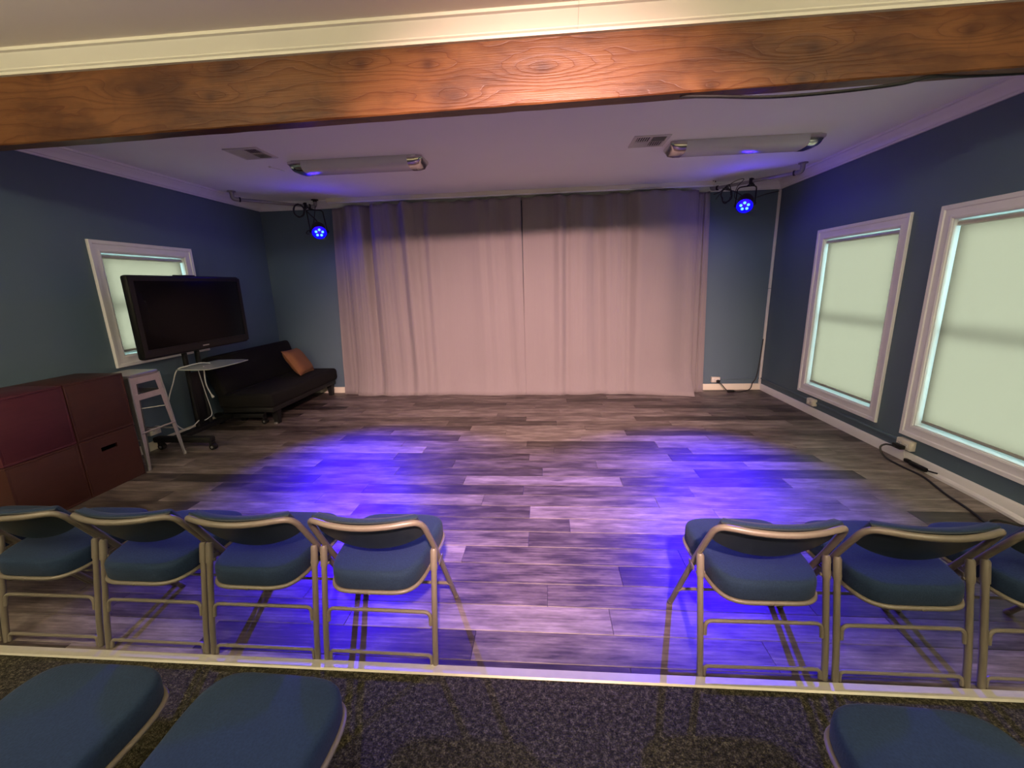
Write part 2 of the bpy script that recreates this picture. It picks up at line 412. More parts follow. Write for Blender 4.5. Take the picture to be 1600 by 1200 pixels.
extrude(FC, (XL, BEAM_Y0), (0.29, BEAM_Y0), (0, -1), 'trim_5', M_crown, FH)['label'] = 'left length of cream crown moulding above the beam'
extrude(FC, (0.2908, BEAM_Y0), (XR, BEAM_Y0), (0, -1), 'trim_6', M_crown, FH)['label'] = 'right length of cream crown moulding above the beam'
BASE = [(0, 0), (0.014, 0), (0.014, 0.070), (0.009, 0.080), (0.005, 0.085), (0, 0.085)]
extrude(BASE, (XL, 0.05), (XL, YB), (1, 0), 'baseboard_left', M_crown, 0, (0, 1))
extrude(BASE, (XL, YB), (XR, YB), (0, -1), 'baseboard_back', M_crown, 0, (1, 1))
extrude(BASE, (XR, 0.05), (XR, YB), (-1, 0), 'baseboard_right', M_trim, 0, (0, 1))
# loose shoe moulding bulging off the right baseboard
pts = spline([(XR - 0.020, 1.93, 0.012), (XR - 0.026, 1.70, 0.012), (XR - 0.034, 1.45, 0.012), (XR - 0.055, 1.22, 0.012), (XR - 0.075, 1.0, 0.012), (XR - 0.06, 0.7, 0.012)], 5)
rings = [[p + Vector(q) for q in ((0.012, 0, -0.012), (-0.012, 0, -0.012), (-0.012, 0, 0.006), (-0.004, 0, 0.016), (0.012, 0, 0.020))] for p in pts]
struct(MB().rings(rings).build('trim_7', M_trim), 'loose white shoe moulding bowing off the right baseboard')

# beam, slightly tapered as seen
def beam_bottom(x): return 2.372 + 0.0125 * (x + 0.03) - (0.004 if x < -2 else 0)
mb = MB(); rings = []; nb = 60; rb = random.Random(3)
for i in range(nb + 1):
    x = XL + (XR - XL) * i / nb; zb = beam_bottom(x) + rb.uniform(-0.0012, 0.0012); c = 0.006 + rb.uniform(-0.002, 0.002)
    rings.append([(x, BEAM_Y0 + c, zb), (x, BEAM_Y1 - c, zb), (x, BEAM_Y1, zb + c), (x, BEAM_Y1, 2.752), (x, BEAM_Y0, 2.752), (x, BEAM_Y0, zb + c)])
beam = mb.rings(rings).build('ceiling_beam', M_beam, smooth=20)
tag(beam, 'long stained orange-brown wooden beam crossing under the ceiling', 'beam', kind='structure')

# ------------------------------------------------------------------ windows
def make_window(idx, x, sgn, hole, desc, shade_label, mid):
    """sgn = direction out of the room"""
    y0, y1, z0, z1 = hole; win = bpy.data.objects.new('window_%d' % idx, None); COL.objects.link(win); win.location = (x, (y0 + y1) / 2, z0)
    tag(win, desc, None, kind='structure'); L = Vector(win.location)
    def P(mb, name, mat, smooth=30): 
        mb.v = [v - L for v in mb.v]; return mb.build(name, mat, win, smooth=smooth)
    # casing: mitred boards with a stepped profile (across, proud)
    prof = [(0.0, 0.0), (0.0, 0.012), (0.012, 0.016), (0.030, 0.012), (0.062, 0.014), (0.068, 0.022), (0.094, 0.024), (0.098, 0.018), (0.098, 0.0)]
    cs = [((y0, z0), (y0, z1), (-1, 0)), ((y0, z1), (y1, z1), (0, 1)), ((y1, z1), (y1, z0), (1, 0)), ((y1, z0), (y0, z0), (0, -1))]
    for k, (a, b, o) in enumerate(cs):
        d = Vector((b[0] - a[0], b[1] - a[1])).normalized(); rr = []
        for q, sg in ((a, -1), (b, 1)):
            rr.append([(x - sgn * pr, q[0] + o[0] * ac + d.x * sg * ac, q[1] + o[1] * ac + d.y * sg * ac) for ac, pr in prof])
        P(MB().rings(rr), ('casing_side', 'casing_head', 'casing_side', 'casing_sill')[k], M_trim)
    # jamb liner
    t = 0.008; D = T
    mb = MB()
    for a, b in (((y0, z0), (y0 + t, z1)), ((y1 - t, z0), (y1, z1)), ((y0, z0), (y1, z0 + t)), ((y0, z1 - t), (y1, z1))):
        mb.lo_hi((x - sgn * 0.0005, a[0], a[1]), (x + sgn * D, b[0], b[1]))
    P(mb, 'jamb', M_jamb, 0)
    # sashes
    def sash(za, zb, dep, name):
        s = 0.035; f = MB(); xa, xb = x + sgn * dep, x + sgn * (dep + 0.022); ya, yb = y0 + t, y1 - t
        f.lo_hi((xa, ya, za), (xb, ya + s, zb)); f.lo_hi((xa, yb - s, za), (xb, yb, zb)); f.lo_hi((xa, ya + s, za), (xb, yb - s, za + s)); f.lo_hi((xa, ya + s, zb - s), (xb, yb - s, zb))
        o = P(f, name, M_trim, 0)
        g = MB().lo_hi((x + sgn * (dep + 0.009), ya + s, za + s), (x + sgn * (dep + 0.013), yb - s, zb - s)); g.v = [v - L for v in g.v]
        g.build('pane', M_glass, o, smooth=0)
    sash(mid - 0.02, z1 - t, 0.130, 'upper_sash'); sash(z0 + t, mid + 0.02, 0.104, 'lower_sash')
    # roller shade
    sh = thing('roller_shade', shade_label, 'window shade', (x + sgn * 0.034, (y0 + y1) / 2, z0)); L2 = Vector(sh.location)
    def Q(mb, name, mat, smooth=30):
        mb.v = [v - L2 for v in mb.v]; return mb.build(name, mat, sh, smooth=smooth)
    ya, yb = y0 + 0.022, y1 - 0.022; xs = x + sgn * 0.036
    Q(MB().tube([(xs - sgn * 0.004, ya - 0.004, z1 - 0.036), (xs - sgn * 0.004, yb + 0.004, z1 - 0.036)], 0.018, 14), 'roller_tube', M_alu)
    for yy in (ya - 0.009, yb + 0.009):
        Q(MB().box((xs - sgn * 0.004, yy, z1 - 0.030), (0.03, 0.006, 0.044), bev=0.002), 'bracket', M_trim)
    zb = z0 + 0.040
    def fn(u, v):
        y = ya + (yb - ya) * u; z = zb + (z1 - 0.045 - zb) * v
        return (xs + 0.0012 * math.sin(9 * u + 2 * v), y, z)
    fab = MB().grid(fn, 12, 12)
    Q(fab, 'shade_fabric', M_shade)
    Q(MB().box((xs, (ya + yb) / 2, zb), (0.010, yb - ya, 0.022), bev=0.003), 'hem_bar', M_hem)
    return win
M_hem = simple('hem_bar_grey', (0.30, 0.28, 0.24), 0.5)
make_window(1, XL, -1, WL, 'small double-hung window in white casing behind the television', 'cream roller shade glowing behind the television', 1.41)
make_window(2, XR, 1, WR1, 'tall double-hung window in white casing nearer the back corner', 'pale roller shade in the right wall window nearer the back corner', 1.075)
make_window(3, XR, 1, WR2, 'tall double-hung window in white casing cut by the right frame edge', 'pale roller shade in the right wall window cut by the frame edge', 1.075)

# ------------------------------------------------------------------ curtains and track
tr = thing('curtain_track', 'cream ceiling track carrying the grey stage curtains', 'curtain rail', (-0.27, 4.40, 2.60))
MB().box((0, 0, 0.036), (4.92, 0.05, 0.048), bev=0.003).build('rail', M_crown, tr)
MB().box((0, -0.006, 0.004), (4.90, 0.022, 0.016), bev=0.003).build('runner_channel', M_trim, tr)
rc = random.Random(5)
def curtain(label, xt0, xt1, xb0, xb1, yb, amp, freq, seed, ztop, flare, group='grey stage curtain panels', puddle=None):
    rr = random.Random(seed); ph = [rr.uniform(0, 6.28) for _ in range(6)]
    nu, nv = max(40, int((xt1 - xt0) * 110)), 56
    Wt = xt1 - xt0
    def fold(u, z):
        w = u * Wt * freq; k = z / 2.5
        a = amp(u)
        wv = w + 0.35 * math.sin(u * 7.3 + ph[1]) + 0.16 * math.sin(u * 17 + ph[5]) + 0.10 * (1 - k) * math.sin(u * 11 + ph[4])
        f = math.sin(wv * 6.28 + ph[0]) * 0.55 + math.sin(wv * 6.28 * 1.73 + ph[2] + 0.8 * k) * 0.30 + math.sin(w * 6.28 * 0.37 + ph[3]) * 0.6
        s = math.sin(wv * 6.28 * 2.6 + ph[4]); f += 0.16 * s * abs(s) * (0.3 + 0.7 * math.sin(u * 5 + ph[2]) ** 2)
        return a * f * (0.45 + 0.55 * k ** 0.7)
    def fn(u, v):
        z = ztop * v ** 0.92
        k = z / ztop
        x = (xb0 + (xb1 - xb0) * u) * (1 - k) + (xt0 + (xt1 - xt0) * u) * k
        y = yb - fold(u, z)
        # gathered heading near the top
        if k > 0.93:
            q = (k - 0.93) / 0.07; y = y - 0.010 * q * math.sin(u * Wt * 6.28 * 5.2)
            z -= q * 0.018 * (0.5 + 0.5 * math.sin(u * Wt * 6.28 * 4.2 + ph[4]))
        low = max(0.0, 1 - z / 0.42)
        fl = flare(u) * low ** 2
        y -= fl; x += 0.012 * math.sin(u * Wt * 7 + ph[5]) * low
        if z < 0.085: y -= 0.006 + 0.006 * math.sin(u * Wt * 14 + ph[1])
        if v == 0: z = 0.002
        return (x, y, z)
    mb = MB().grid(fn, nu, nv)
    o = mb.build('stage_curtain', M_curtain, smooth=60); sm = o.modifiers.new('thickness', 'SOLIDIFY'); sm.thickness = 0.003; sm.offset = 0
    return tag(o, label, 'curtain', group)
curtain('wide grey stage curtain hanging left of the centre seam', -2.535, -0.177, -2.56, -0.152, 4.392, lambda u: 0.040 + 0.030 * max(0, 1 - u * 1.7) + 0.010 * math.sin(u * 7), 2.3, 21, 2.575, lambda u: 0.055 + 0.02 * math.sin(u * 10))
curtain('wide grey stage curtain hanging right of the centre seam', -0.165, 2.02, -0.160, 2.08, 4.372, lambda u: 0.050 + 0.010 * max(0, u * 2 - 1), 2.2, 34, 2.575, lambda u: 0.05 + 0.16 * max(0, u - 0.72) / 0.28)
curtain('narrow dark grey curtain strip at the left end of the track', -2.70, -2.49, -2.82, -2.50, 4.46, lambda u: 0.012, 5, 8, 2.56, lambda u: 0.02)
curtain('narrow grey curtain strip at the right end of the track', 2.03, 2.17, 2.05, 2.26, 4.455, lambda u: 0.014, 6, 9, 2.56, lambda u: 0.04)

# ------------------------------------------------------------------ ceiling light fixtures and vents
def fixture(label, loc, L=1.27, Wd=0.27, H=0.085, lit=False, name='ceiling_light_fixture', group='wraparound ceiling light fixtures'):
    t = thing(name, label, 'ceiling light', loc, 0, group)
    def prof(x, s=1.0, h=1.0):
        n = 12; r = [(x, -Wd / 2 * s, 0.0)]
        for i in range(n + 1):
            a = PI * i / n; c = math.cos(a); sn = math.sin(a)
            r.append((x, -Wd / 2 * s * math.copysign(abs(c) ** 0.55, c), -0.014 - (H - 0.014) * h * (sn ** 0.75 if sn > 0 else 0)))
        r.append((x, Wd / 2 * s, 0.0)); return r
    ce = 0.13
    MB().rings([prof(-L / 2 + ce, .985, .97), prof(L / 2 - ce, .985, .97)]).build('diffuser', M_lamp if lit else M_diff, t, smooth=50)
    for sg in (-1, 1):
        e = sg * L / 2
        rr = [prof(e - sg * (ce + 0.004), 1.0, 1.0), prof(e - sg * ce * 0.6, 1.0, 1.0), prof(e - sg * ce * 0.25, .98, .86), prof(e - sg * 0.02, .93, .55), prof(e, .86, .16)]
        MB().rings(rr).build('end_cap', M_chrome, t, smooth=50)
    MB().box((0, 0, 0.0), (L - 0.1, Wd + 0.01, 0.008)).build('back_plate', M_vent, t, smooth=0)
    return t
fixture('unlit wraparound ceiling light with chrome ends on the left of the stage', (-1.61, 2.855, HC - 0.004))
fixture('unlit wraparound ceiling light with chrome ends nearer the right wall windows', (1.845, 2.855, HC - 0.004))
def globe_lamp(label, loc):
    t = thing('globe_lamp', label, 'ceiling light', loc, 0, 'globe lamps over the audience')
    MB().lathe([(0.07, 0), (0.07, -0.012), (0.045, -0.030), (0.042, -0.070)], 24).build('canopy', M_chrome, t)
    r = 0.10; c = -0.150
    MB().lathe([(max(0.004, r * math.sin(PI * k / 16)), c + r * math.cos(PI * k / 16)) for k in range(2, 17)], 24).build('glass_globe', M_lamp, t, smooth=80)
    return t
globe_lamp('lit glass globe lamp over the left of the audience', (-2.3, -1.35, FH))
globe_lamp('lit glass globe lamp over the middle of the audience', (-0.1, -1.45, FH))
globe_lamp('lit glass globe lamp over the right of the audience', (2.1, -1.4, FH))

def vent(label, c, pattern, s=0.30):
    t = thing('ceiling_vent', label, 'vent', (c[0], c[1], HC), 0, 'ceiling air vents')
    f = MB(); w = 0.03
    for a, b in (((-s / 2, -s / 2), (s / 2, -s / 2 + w)), ((-s / 2, s / 2 - w), (s / 2, s / 2)), ((-s / 2, -s / 2 + w), (-s / 2 + w, s / 2 - w)), ((s / 2 - w, -s / 2 + w), (s / 2, s / 2 - w))):
        f.lo_hi((a[0], a[1], -0.008), (b[0], b[1], 0))
    f.lo_hi((-0.006, -s / 2 + w, -0.008), (0.006, s / 2 - w, 0)); f.lo_hi((-s / 2 + w, -0.006, -0.008), (s / 2 - w, 0.006, 0))
    f.build('frame', M_vent, t, smooth=0)
    MB().box((0, 0, -0.0008), (s - w, s - w, 0.001)).build('duct_shade_sheet', M_dark, t, smooth=0)  # flat dark sheet standing in for the shade behind the slats
    q = (s / 2 - w - 0.006) / 2 + 0.006; half = (s / 2 - w - 0.006)
    me = {}
    for ax in 'xy':
        for sg in (-1, 1):
            d_ = (0.0015, half, 0.017) if ax == 'x' else (half, 0.0015, 0.017)
            me[ax, sg] = MB().box((0, 0, 0), d_, M=Matrix.Rotation(R(62) * sg, 4, 'Y' if ax == 'x' else 'X')).mesh('slat', M_vent, 0)
    for (sx, sy), (ax, sg) in zip(((-1, -1), (1, -1), (-1, 1), (1, 1)), pattern):
        for k in range(6):
            d = (k - 2.5) * half / 6
            o = bpy.data.objects.new('slat', me[ax, sg]); COL.objects.link(o); o.parent = t
            o.location = (sx * q + (d if ax == 'x' else 0), sy * q + (d if ax == 'y' else 0), -0.009)
    return t
vent('square white ceiling air vent to the left of the stage light', (-2.39, 2.45), (('y', 1), ('x', -1), ('y', 1), ('y', -1)))
vent('square white ceiling air vent beside the light nearer the windows', (1.02, 2.70), (('x', 1), ('y', -1), ('y', 1), ('x', 1)))
hk = thing('ceiling_hook', 'tiny white hook and wire on the ceiling beside the left light', 'hook', (-2.49, 2.86, HC))
MB().lathe([(0.012, 0), (0.012, -0.006), (0.006, -0.012)], 12).build('hook_base', M_cordw, hk)
MB().tube(spline([(0, 0, -0.008), (0.05, 0.04, -0.014), (0.085, 0.10, -0.02)], 4), 0.003, 6).build('wire', M_cordw, hk)

# ------------------------------------------------------------------ lighting pipes and PAR cans
def rig_pipe(label, A, B):
    """pipe between two ceiling flanges A and B (plan points)"""
    z = 2.573; t = thing('lighting_pipe', label, 'pipe', (A[0], A[1], HC - 0.001), 0, 'diagonal steel lighting pipes')
    d = Vector((B[0] - A[0], B[1] - A[1], 0)); L = d.length; d.normalize(); dz = z - HC
    MB().tube([d * 0.05 + Vector((0, 0, dz)), d * (L - 0.05) + Vector((0, 0, dz))], 0.0175, 14).build('pipe', M_pipe, t)
    for s, base in ((1, Vector((0, 0, 0))), (-1, d * L)):
        MB().lathe([(0.046, 0), (0.046, -0.008), (0.026, -0.012), (0.024, -0.030)], 20, Matrix.Translation(base)).build('flange', M_blackmatte if s < 0 else M_pipe, t)
        MB().tube(fillet([base + Vector((0, 0, -0.02)), base + Vector((0, 0, dz)), base + d * s * 0.075 + Vector((0, 0, dz))], 0.045, 6), 0.023, 14).build('elbow', M_pipe, t)
        MB().tube([base + d * s * 0.066 + Vector((0, 0, dz)), base + d * s * 0.082 + Vector((0, 0, dz))], 0.027, 14).build('collar', M_blackmatte, t)
    return t
pL = ((-3.55, 3.74), (-2.90, 4.42)); pR = ((2.83, 3.70), (2.17, 4.42))
rig_pipe('steel lighting pipe across the left back ceiling corner', *pL)
rig_pipe('steel lighting pipe across the right back ceiling corner', *pR)

def par_can(label, pipe, frac, center, target, name='par_light', col=PAR_COL, power=PAR_POWER, lens=M_led, face=M_parface, spot=R(49), clamp=True, group='LED stage lights'):
    A, B = Vector(pipe[0] + (2.575,)), Vector(pipe[1] + (2.575,)); C = A.lerp(B, frac); ctr = Vector(center)
    t = thing(name, label, 'stage light', C, 0, group); o = ctr - C
    dirv = (Vector(target) - ctr).normalized(); M = aim(dirv, o); d = (B - A).normalized()
    # clamp
    Mc = Matrix.Rotation(math.atan2(d.y, d.x), 4, 'Z')
    MB().box((0, 0, -0.004), (0.034, 0.062, 0.072), M=Mc, bev=0.006).build('clamp', M_blackmatte, t)
    MB().tube([Mc @ Vector((0, -0.02, -0.02)), Mc @ Vector((0, -0.075, -0.03))], 0.007, 8).build('clamp_knob', M_blackmatte, t)
    # yoke: U bracket around the can; side axis horizontal
    side = dirv.cross(Vector((0, 0, 1))).normalized(); top = Vector((0, 0, -0.05)); r = 0.098
    up = (top - o); up = (up - side * up.dot(side)).normalized()
    h = (top - o).dot(up)
    pts = fillet([o + side * r, o + side * r + up * (h), o - side * r + up * (h), o - side * r], 0.05, 6)
    MB().tube(pts, 0.007, 8).build('yoke', M_blackmatte, t)
    for s in (-1, 1):
        MB().lathe([(0.016, -0.008), (0.016, 0.014)], 12, aim(side * s, o + side * s * r)).build('yoke_knob', M_blackmatte, t)
    MB().tube([Vector((0, 0, -0.02)), o + up * h], 0.009, 8).build('hanging_bolt', M_blackmatte, t)
    # can body (axis +Z is the beam)
    body = MB().lathe([(0.035, -0.135), (0.070, -0.12), (0.082, -0.09), (0.084, 0.02), (0.090, 0.026), (0.090, 0.032), (0.086, 0.032), (0.082, 0.022), (0.004, 0.020)], 28, M).build('can', M_blackmatte, t)
    MB().lathe([(0.082, 0.0222), (0.082, 0.0245), (0.078, 0.0245)], 28, M).build('reflector', face, t)
    for k in range(5):
        a = PI / 2 + 2 * PI * k / 5; q = Vector((0.040 * math.cos(a), 0.040 * math.sin(a), 0.0255))
        MB().lathe([(0.0155, 0), (0.0155, 0.004), (0.011, 0.009), (0.004, 0.011)], 14, M @ Matrix.Translation(q)).build('led_lens', lens, t)
    ld = bpy.data.lights.new(name + '_beam', 'SPOT'); lo = bpy.data.objects.new(name + '_beam', ld); COL.objects.link(lo)
    ld.energy = power; ld.color = col; ld.spot_size = spot; ld.spot_blend = 1.0; ld.shadow_soft_size = 0.035
    lo.parent = t; ML = (M @ Matrix.Translation((0, 0, 0.06))).copy(); lo.matrix_local = ML @ Matrix.Rotation(PI, 4, 'X')
    # spill from the lens ring
    pd = bpy.data.lights.new(name + '_spill', 'POINT'); po = bpy.data.objects.new(name + '_spill', pd); COL.objects.link(po)
    pd.energy = power * 0.003; pd.color = col; pd.shadow_soft_size = 0.05; po.parent = t; po.location = M @ Vector((0, 0, 0.075))
    return t
parL = par_can('blue LED stage light hanging by the left end of the curtain', pL, 0.86, (-2.705, 4.06, 2.212), (-1.10, 1.45, 0))
parR = par_can('blue LED stage light hanging by the right end of the curtain', pR, 0.52, (2.405, 4.0, 2.313), (1.10, 1.40, 0))

def cord(name, label, pts, r, mat, cat='cable', k=7, n=7):
    P = spline(pts, k); b = Vector(pts[0])
    o = MB().tube([p - b for p in P], r, n).build(name, mat); o.location = b
    return tag(o, label, cat)
def loop(c, ru, rv, ax, ay, turns, jit, seed, n=16):
    r = random.Random(seed); pts = []; c = Vector(c); ax = Vector(ax); ay = Vector(ay); az = ax.cross(ay)
    for i in range(int(n * turns) + 1):
        a = 2 * PI * i / n; q = 1 + r.uniform(-jit, jit)
        pts.append(c + ax * ru * math.cos(a) * q + ay * rv * math.sin(a) * q + az * (0.004 * math.sin(i * 1.3)))
    return pts
dl = Vector((0.69, 0.72, 0)).normalized()
cord('coiled_cable', 'black cable coil hanging on the left lighting pipe', [(-2.955, 4.33, 2.56)] + loop((-2.955, 4.10, 2.475), 0.062, 0.075, (0.98, 0.2, 0), (0, 0, 1), 3.2, 0.06, 2) + [(-2.87, 4.2, 2.44), (-2.80, 4.22, 2.36), (-2.79, 4.16, 2.26)], 0.0075, M_cordb, k=2)
cord('dangling_cable', 'thin black cable dangling left of the left stage light', [(-2.84, 4.30, 2.56), (-2.83, 4.24, 2.45), (-2.84, 4.2, 2.33), (-2.87, 4.18, 2.26), (-2.92, 4.18, 2.24), (-2.94, 4.18, 2.21), (-2.90, 4.18, 2.20)], 0.005, M_cordb)
cord('tangled_cable', 'tangled black cable loops on the right lighting pipe by the curtain', [(2.18, 4.36, 2.50), (2.24, 4.3, 2.52), (2.30, 4.22, 2.58)] + loop((2.27, 4.20, 2.455), 0.055, 0.085, (1, 0, 0), (0, 0, 1), 2.4, 0.18, 4) + [(2.33, 4.15, 2.49), (2.39, 4.08, 2.43), (2.42, 4.06, 2.39)], 0.0055, M_cordb, k=3)
cord('pipe_cable', 'thin black cable wrapped over the right lighting pipe', [(2.20, 4.34, 2.44), (2.26, 4.26, 2.53), (2.34, 4.18, 2.60), (2.42, 4.12, 2.61), (2.36, 4.14, 2.53), (2.34, 4.14, 2.42), (2.40, 4.10, 2.38)], 0.004, M_cordb)
cord('wall_cable', 'black cable running from right stage light to white wall channel', [(2.44, 4.06, 2.40), (2.60, 4.25, 2.42), (2.85, 4.48, 2.50), (3.02, 4.52, 2.535)], 0.005, M_cordb)
cord('beam_cable', 'black cable sagging under the right half of the wooden beam', [(0.80, 1.05, 2.384), (0.95, 1.0, 2.357), (1.2, 0.99, 2.337), (1.49, 0.99, 2.341), (1.77, 0.99, 2.358), (1.94, 1.02, 2.392), (2.15, 1.06, 2.399), (2.6, 1.08, 2.404)], 0.0075, M_cordb)

# stage spot on the front ceiling (behind the viewer, lights curtain and stage floor)
sp = thing('track_spotlight', 'pink stage spotlight on the front ceiling above the viewer', 'stage light', (0.35, -2.4, FH))
o_ = Vector((0, 0, -0.09)); dr = (Vector((-0.1, 3.9, -0.02)) - Vector((0.35, -2.4, FH - 0.09))).normalized(); Ms = aim(dr, o_)
MB().lathe([(0.05, 0), (0.05, -0.02), (0.02, -0.03)], 20).build('mount', M_blackmatte, sp)
MB().tube([(0, 0, -0.02), (0, 0, -0.09)], 0.009, 8).build('stem', M_blackmatte, sp)
MB().lathe([(0.03, -0.12), (0.06, -0.10), (0.07, 0.0), (0.074, 0.03), (0.070, 0.03), (0.066, 0.0), (0.004, -0.01)], 24, Ms).build('can', M_blackmatte, sp)
ld = bpy.data.lights.new('track_spotlight_beam', 'SPOT'); lo = bpy.data.objects.new('track_spotlight_beam', ld); COL.objects.link(lo)
ld.energy = STAGE_SPOT; ld.color = STAGE_SPOT_COL; ld.spot_size = R(58); ld.spot_blend = 1.0; ld.shadow_soft_size = 0.07
lo.parent = sp; lo.matrix_local = Ms @ Matrix.Translation((0, 0, 0.11)) @ Matrix.Rotation(PI, 4, 'X')

def fill_uplight(label, loc):  # unseen standing uplight, added to brighten the front ceiling
    t = thing('fill_lamp', label, 'fill lamp', loc, 0, 'added fill uplights behind the audience')
    MB().lathe([(0.14, 0), (0.14, 0.015), (0.03, 0.03)], 28).build('base', M_blackmatte, t)
    MB().tube([(0, 0, 0.02), (0, 0, 1.72)], 0.012, 12).build('pole', M_blackmatte, t)
    MB().lathe([(0.02, 1.70), (0.09, 1.73), (0.15, 1.80), (0.146, 1.80), (0.086, 1.738), (0.01, 1.715)], 28).build('bowl_shade', M_blackmatte, t)
    d = bpy.data.lights.new('fill_lamp_bulb', 'SPOT'); o = bpy.data.objects.new('fill_lamp_bulb', d); COL.objects.link(o); o.parent = t
    o.location = (0, 0, 1.80); o.rotation_euler = (PI, 0, 0)
    d.energy = FILL_UPLIGHT; d.color = (1.0, 0.86, 0.62); d.spot_size = R(165); d.spot_blend = 0.4; d.shadow_soft_size = 0.08
    return t
fill_uplight('black fill uplight added behind the viewer on the left', (-2.6, -2.1, 0))
fill_uplight('black fill uplight added behind the viewer on the right', (2.3, -2.2, 0))

# ------------------------------------------------------------------ folding chairs
HW = 0.231                                   # half distance between legs
def tube_y(z): return 0.400 - 0.605 * z
def chair_parts(deep=0.0):
    t = thing('folding_chair', 'x', 'chair', (0, 0, 0), 0, 'blue padded folding chairs')
    # front legs + back hoop: one bent tube
    hx = 0.200; ZT = 0.655; bow = 0.052
    def side(s): 
        return [Vector((s * 0.232, tube_y(0.012), 0.012)), Vector((s * 0.232, tube_y(0.30), 0.30)), Vector((s * 0.231, tube_y(0.46), 0.46)), Vector((s * 0.226, tube_y(0.58), 0.58))]
    def topc(u): 
        return Vector((0.214 * u, tube_y(ZT) - bow * (1 - abs(u) ** 2.0), ZT - 0.004 * (1 - u * u)))
    pts = side(-1)
    pts += [Vector((-0.220, tube_y(.625), .625)), Vector((-0.203, tube_y(.648) - .006, .648))] + [topc(u) for u in (-0.80, -0.55, -0.25, 0, 0.25, 0.55, 0.80)] + [Vector((0.203, tube_y(.648) - .006, .648)), Vector((0.220, tube_y(.625), .625))]
    pts += side(1)[::-1]
    MB().tube(spline(pts, 5), 0.0118, 12).build('front_leg_hoop', M_chmetal, t)
    for s in (-1, 1):
        MB().tube([(s * 0.232, tube_y(0.0) + 0.002, 0.001), (s * 0.232, tube_y(0.025), 0.025)], 0.0128, 12).build('foot_cap', M_chmetal, t)
        # rear leg
        MB().tube([(s * HW, 0.012, 0.001), (s * HW, 0.030, 0.12), (s * HW, 0.085, 0.40)], 0.0118, 12).build('rear_leg', M_chmetal, t)
        MB().tube([(s * HW, 0.083, 0.392), (s * HW, 0.099, 0.468), (s * HW, 0.101, 0.476)], [0.0145, 0.0145, 0.011], 12).build('leg_sleeve', M_chmetal, t)
        MB().box((s * 0.2425, 0.150, 0.393), (0.004, 0.060, 0.020), M=None, bev=0.002).build('hinge_bracket', M_chmetal, t)
        MB().tube([(s * 0.212, 0.092, 0.40), (s * 0.2445, 0.092, 0.40)], 0.006, 10).build('rivet', M_chmetal, t)
    # rear U bars
    for z, dz in ((0.222, 0.055), (0.040, 0.036)):
        y = lambda q: 0.012 + 0.15 * q
        P = fillet([(-HW + 0.016, y(z - dz), z - dz), (-HW + 0.017, y(z), z), (HW - 0.017, y(z), z), (HW - 0.016, y(z - dz), z - dz)], 0.045, 6)
        MB().tube(P, 0.0075, 10).build('crossbar', M_chmetal, t)
    z = 0.165; P = fillet([(-0.236, tube_y(z - .04) - 0.006, z - .04), (-0.232, tube_y(z) - 0.008, z), (0.232, tube_y(z) - 0.008, z), (0.236, tube_y(z - .04) - 0.006, z - .04)], 0.04, 6)
    MB().tube(P, 0.0075, 10).build('stretcher', M_chmetal, t)
    # seat
    def outline(s, z, n=48, wr=0.180, wf=0.213, y0=-0.006, y1=0.425 + deep):
        c = (y0 + y1) / 2; out = []
        for k in range(n):
            a = 2 * PI * k / n; ca, sa = math.cos(a), math.sin(a)
            e = 0.40
            px = math.copysign(abs(ca) ** e, ca); py = math.copysign(abs(sa) ** (0.46), sa)
            q = (py + 1) / 2; w = wr + (wf - wr) * q
            hy = (y1 - y0) / 2
            ix = max(0.0, w - s); iy = max(0.0, hy - s)
            out.append((px * ix, c + py * iy, z))
        return out
    tilt = lambda ring: [(x, y, z + 0.03 * (y - 0.0)) for x, y, z in ring]
    seq = [(0.014, 0.352), (0.003, 0.355), (0.0, 0.363), (-0.001, 0.400), (0.000, 0.414), (0.003, 0.422), (0.009, 0.428), (0.020, 0.431), (0.05, 0.433), (0.09, 0.4355), (0.13, 0.4365), (0.16, 0.437)]
    MB().rings([tilt(outline(a, z)) for a, z in seq]).build('seat_cushion', M_fabric, t, smooth=60)
    fr = tilt(outline(-0.001, 0.349)); MB().tube(fr, 0.0085, 8, closed=True).build('seat_frame', M_chmetal, t, smooth=60)
    MB().rings([tilt(outline(0.004, 0.341)), tilt(outline(0.004, 0.351))]).build('seat_pan', M_shell, t)
    MB().tube([(0, -0.012, 0.349), (0, -0.018, 0.349)], 0.0045, 8).build('rivet', M_chmetal, t)
    # backrest pad and rear shell
    def prof(u, v, off):
        zt = ZT + 0.004 + 0.004 * (1 - u * u) ; zb = 0.562 - 0.070 * (1 - u * u) ** 0.8
        z = zb + (zt - zb) * v; x = u * (0.205 + 0.006 * (1 - v))
        y = tube_y(z) - bow * (1 - abs(u) ** 2.0) * (0.92)
        return Vector((x, y, z)) + Vector((0, 0.86, 0.5)) * off
    def shell(o0, o1, roundness):
        nu, nv = 26, 10; vs = []; fs = []
        for o in (0, 1):
            for j in range(nv + 1):
                for i in range(nu + 1):
                    u = -1 + 2 * i / nu; v = j / nv
                    e = min(1.0, (1 - abs(u)) / 0.12); f = min(1.0, min(v, 1 - v) / 0.16)
                    q = math.sqrt(max(0.0, 1 - (1 - e) ** 2)) * math.sqrt(max(0.0, 1 - (1 - f) ** 2)) if roundness else 1.0
                    vs.append(prof(u, v, o0 if o == 0 else o0 + 0.006 + (o1 - o0 - 0.006) * q))
        N = (nu + 1) * (nv + 1)
        for j in range(nv):
            for i in range(nu):
                a = j * (nu + 1) + i; fs.append((a, a + nu + 1, a + nu + 2, a + 1)); fs.append((N + a, N + a + 1, N + a + nu + 2, N + a + nu + 1))
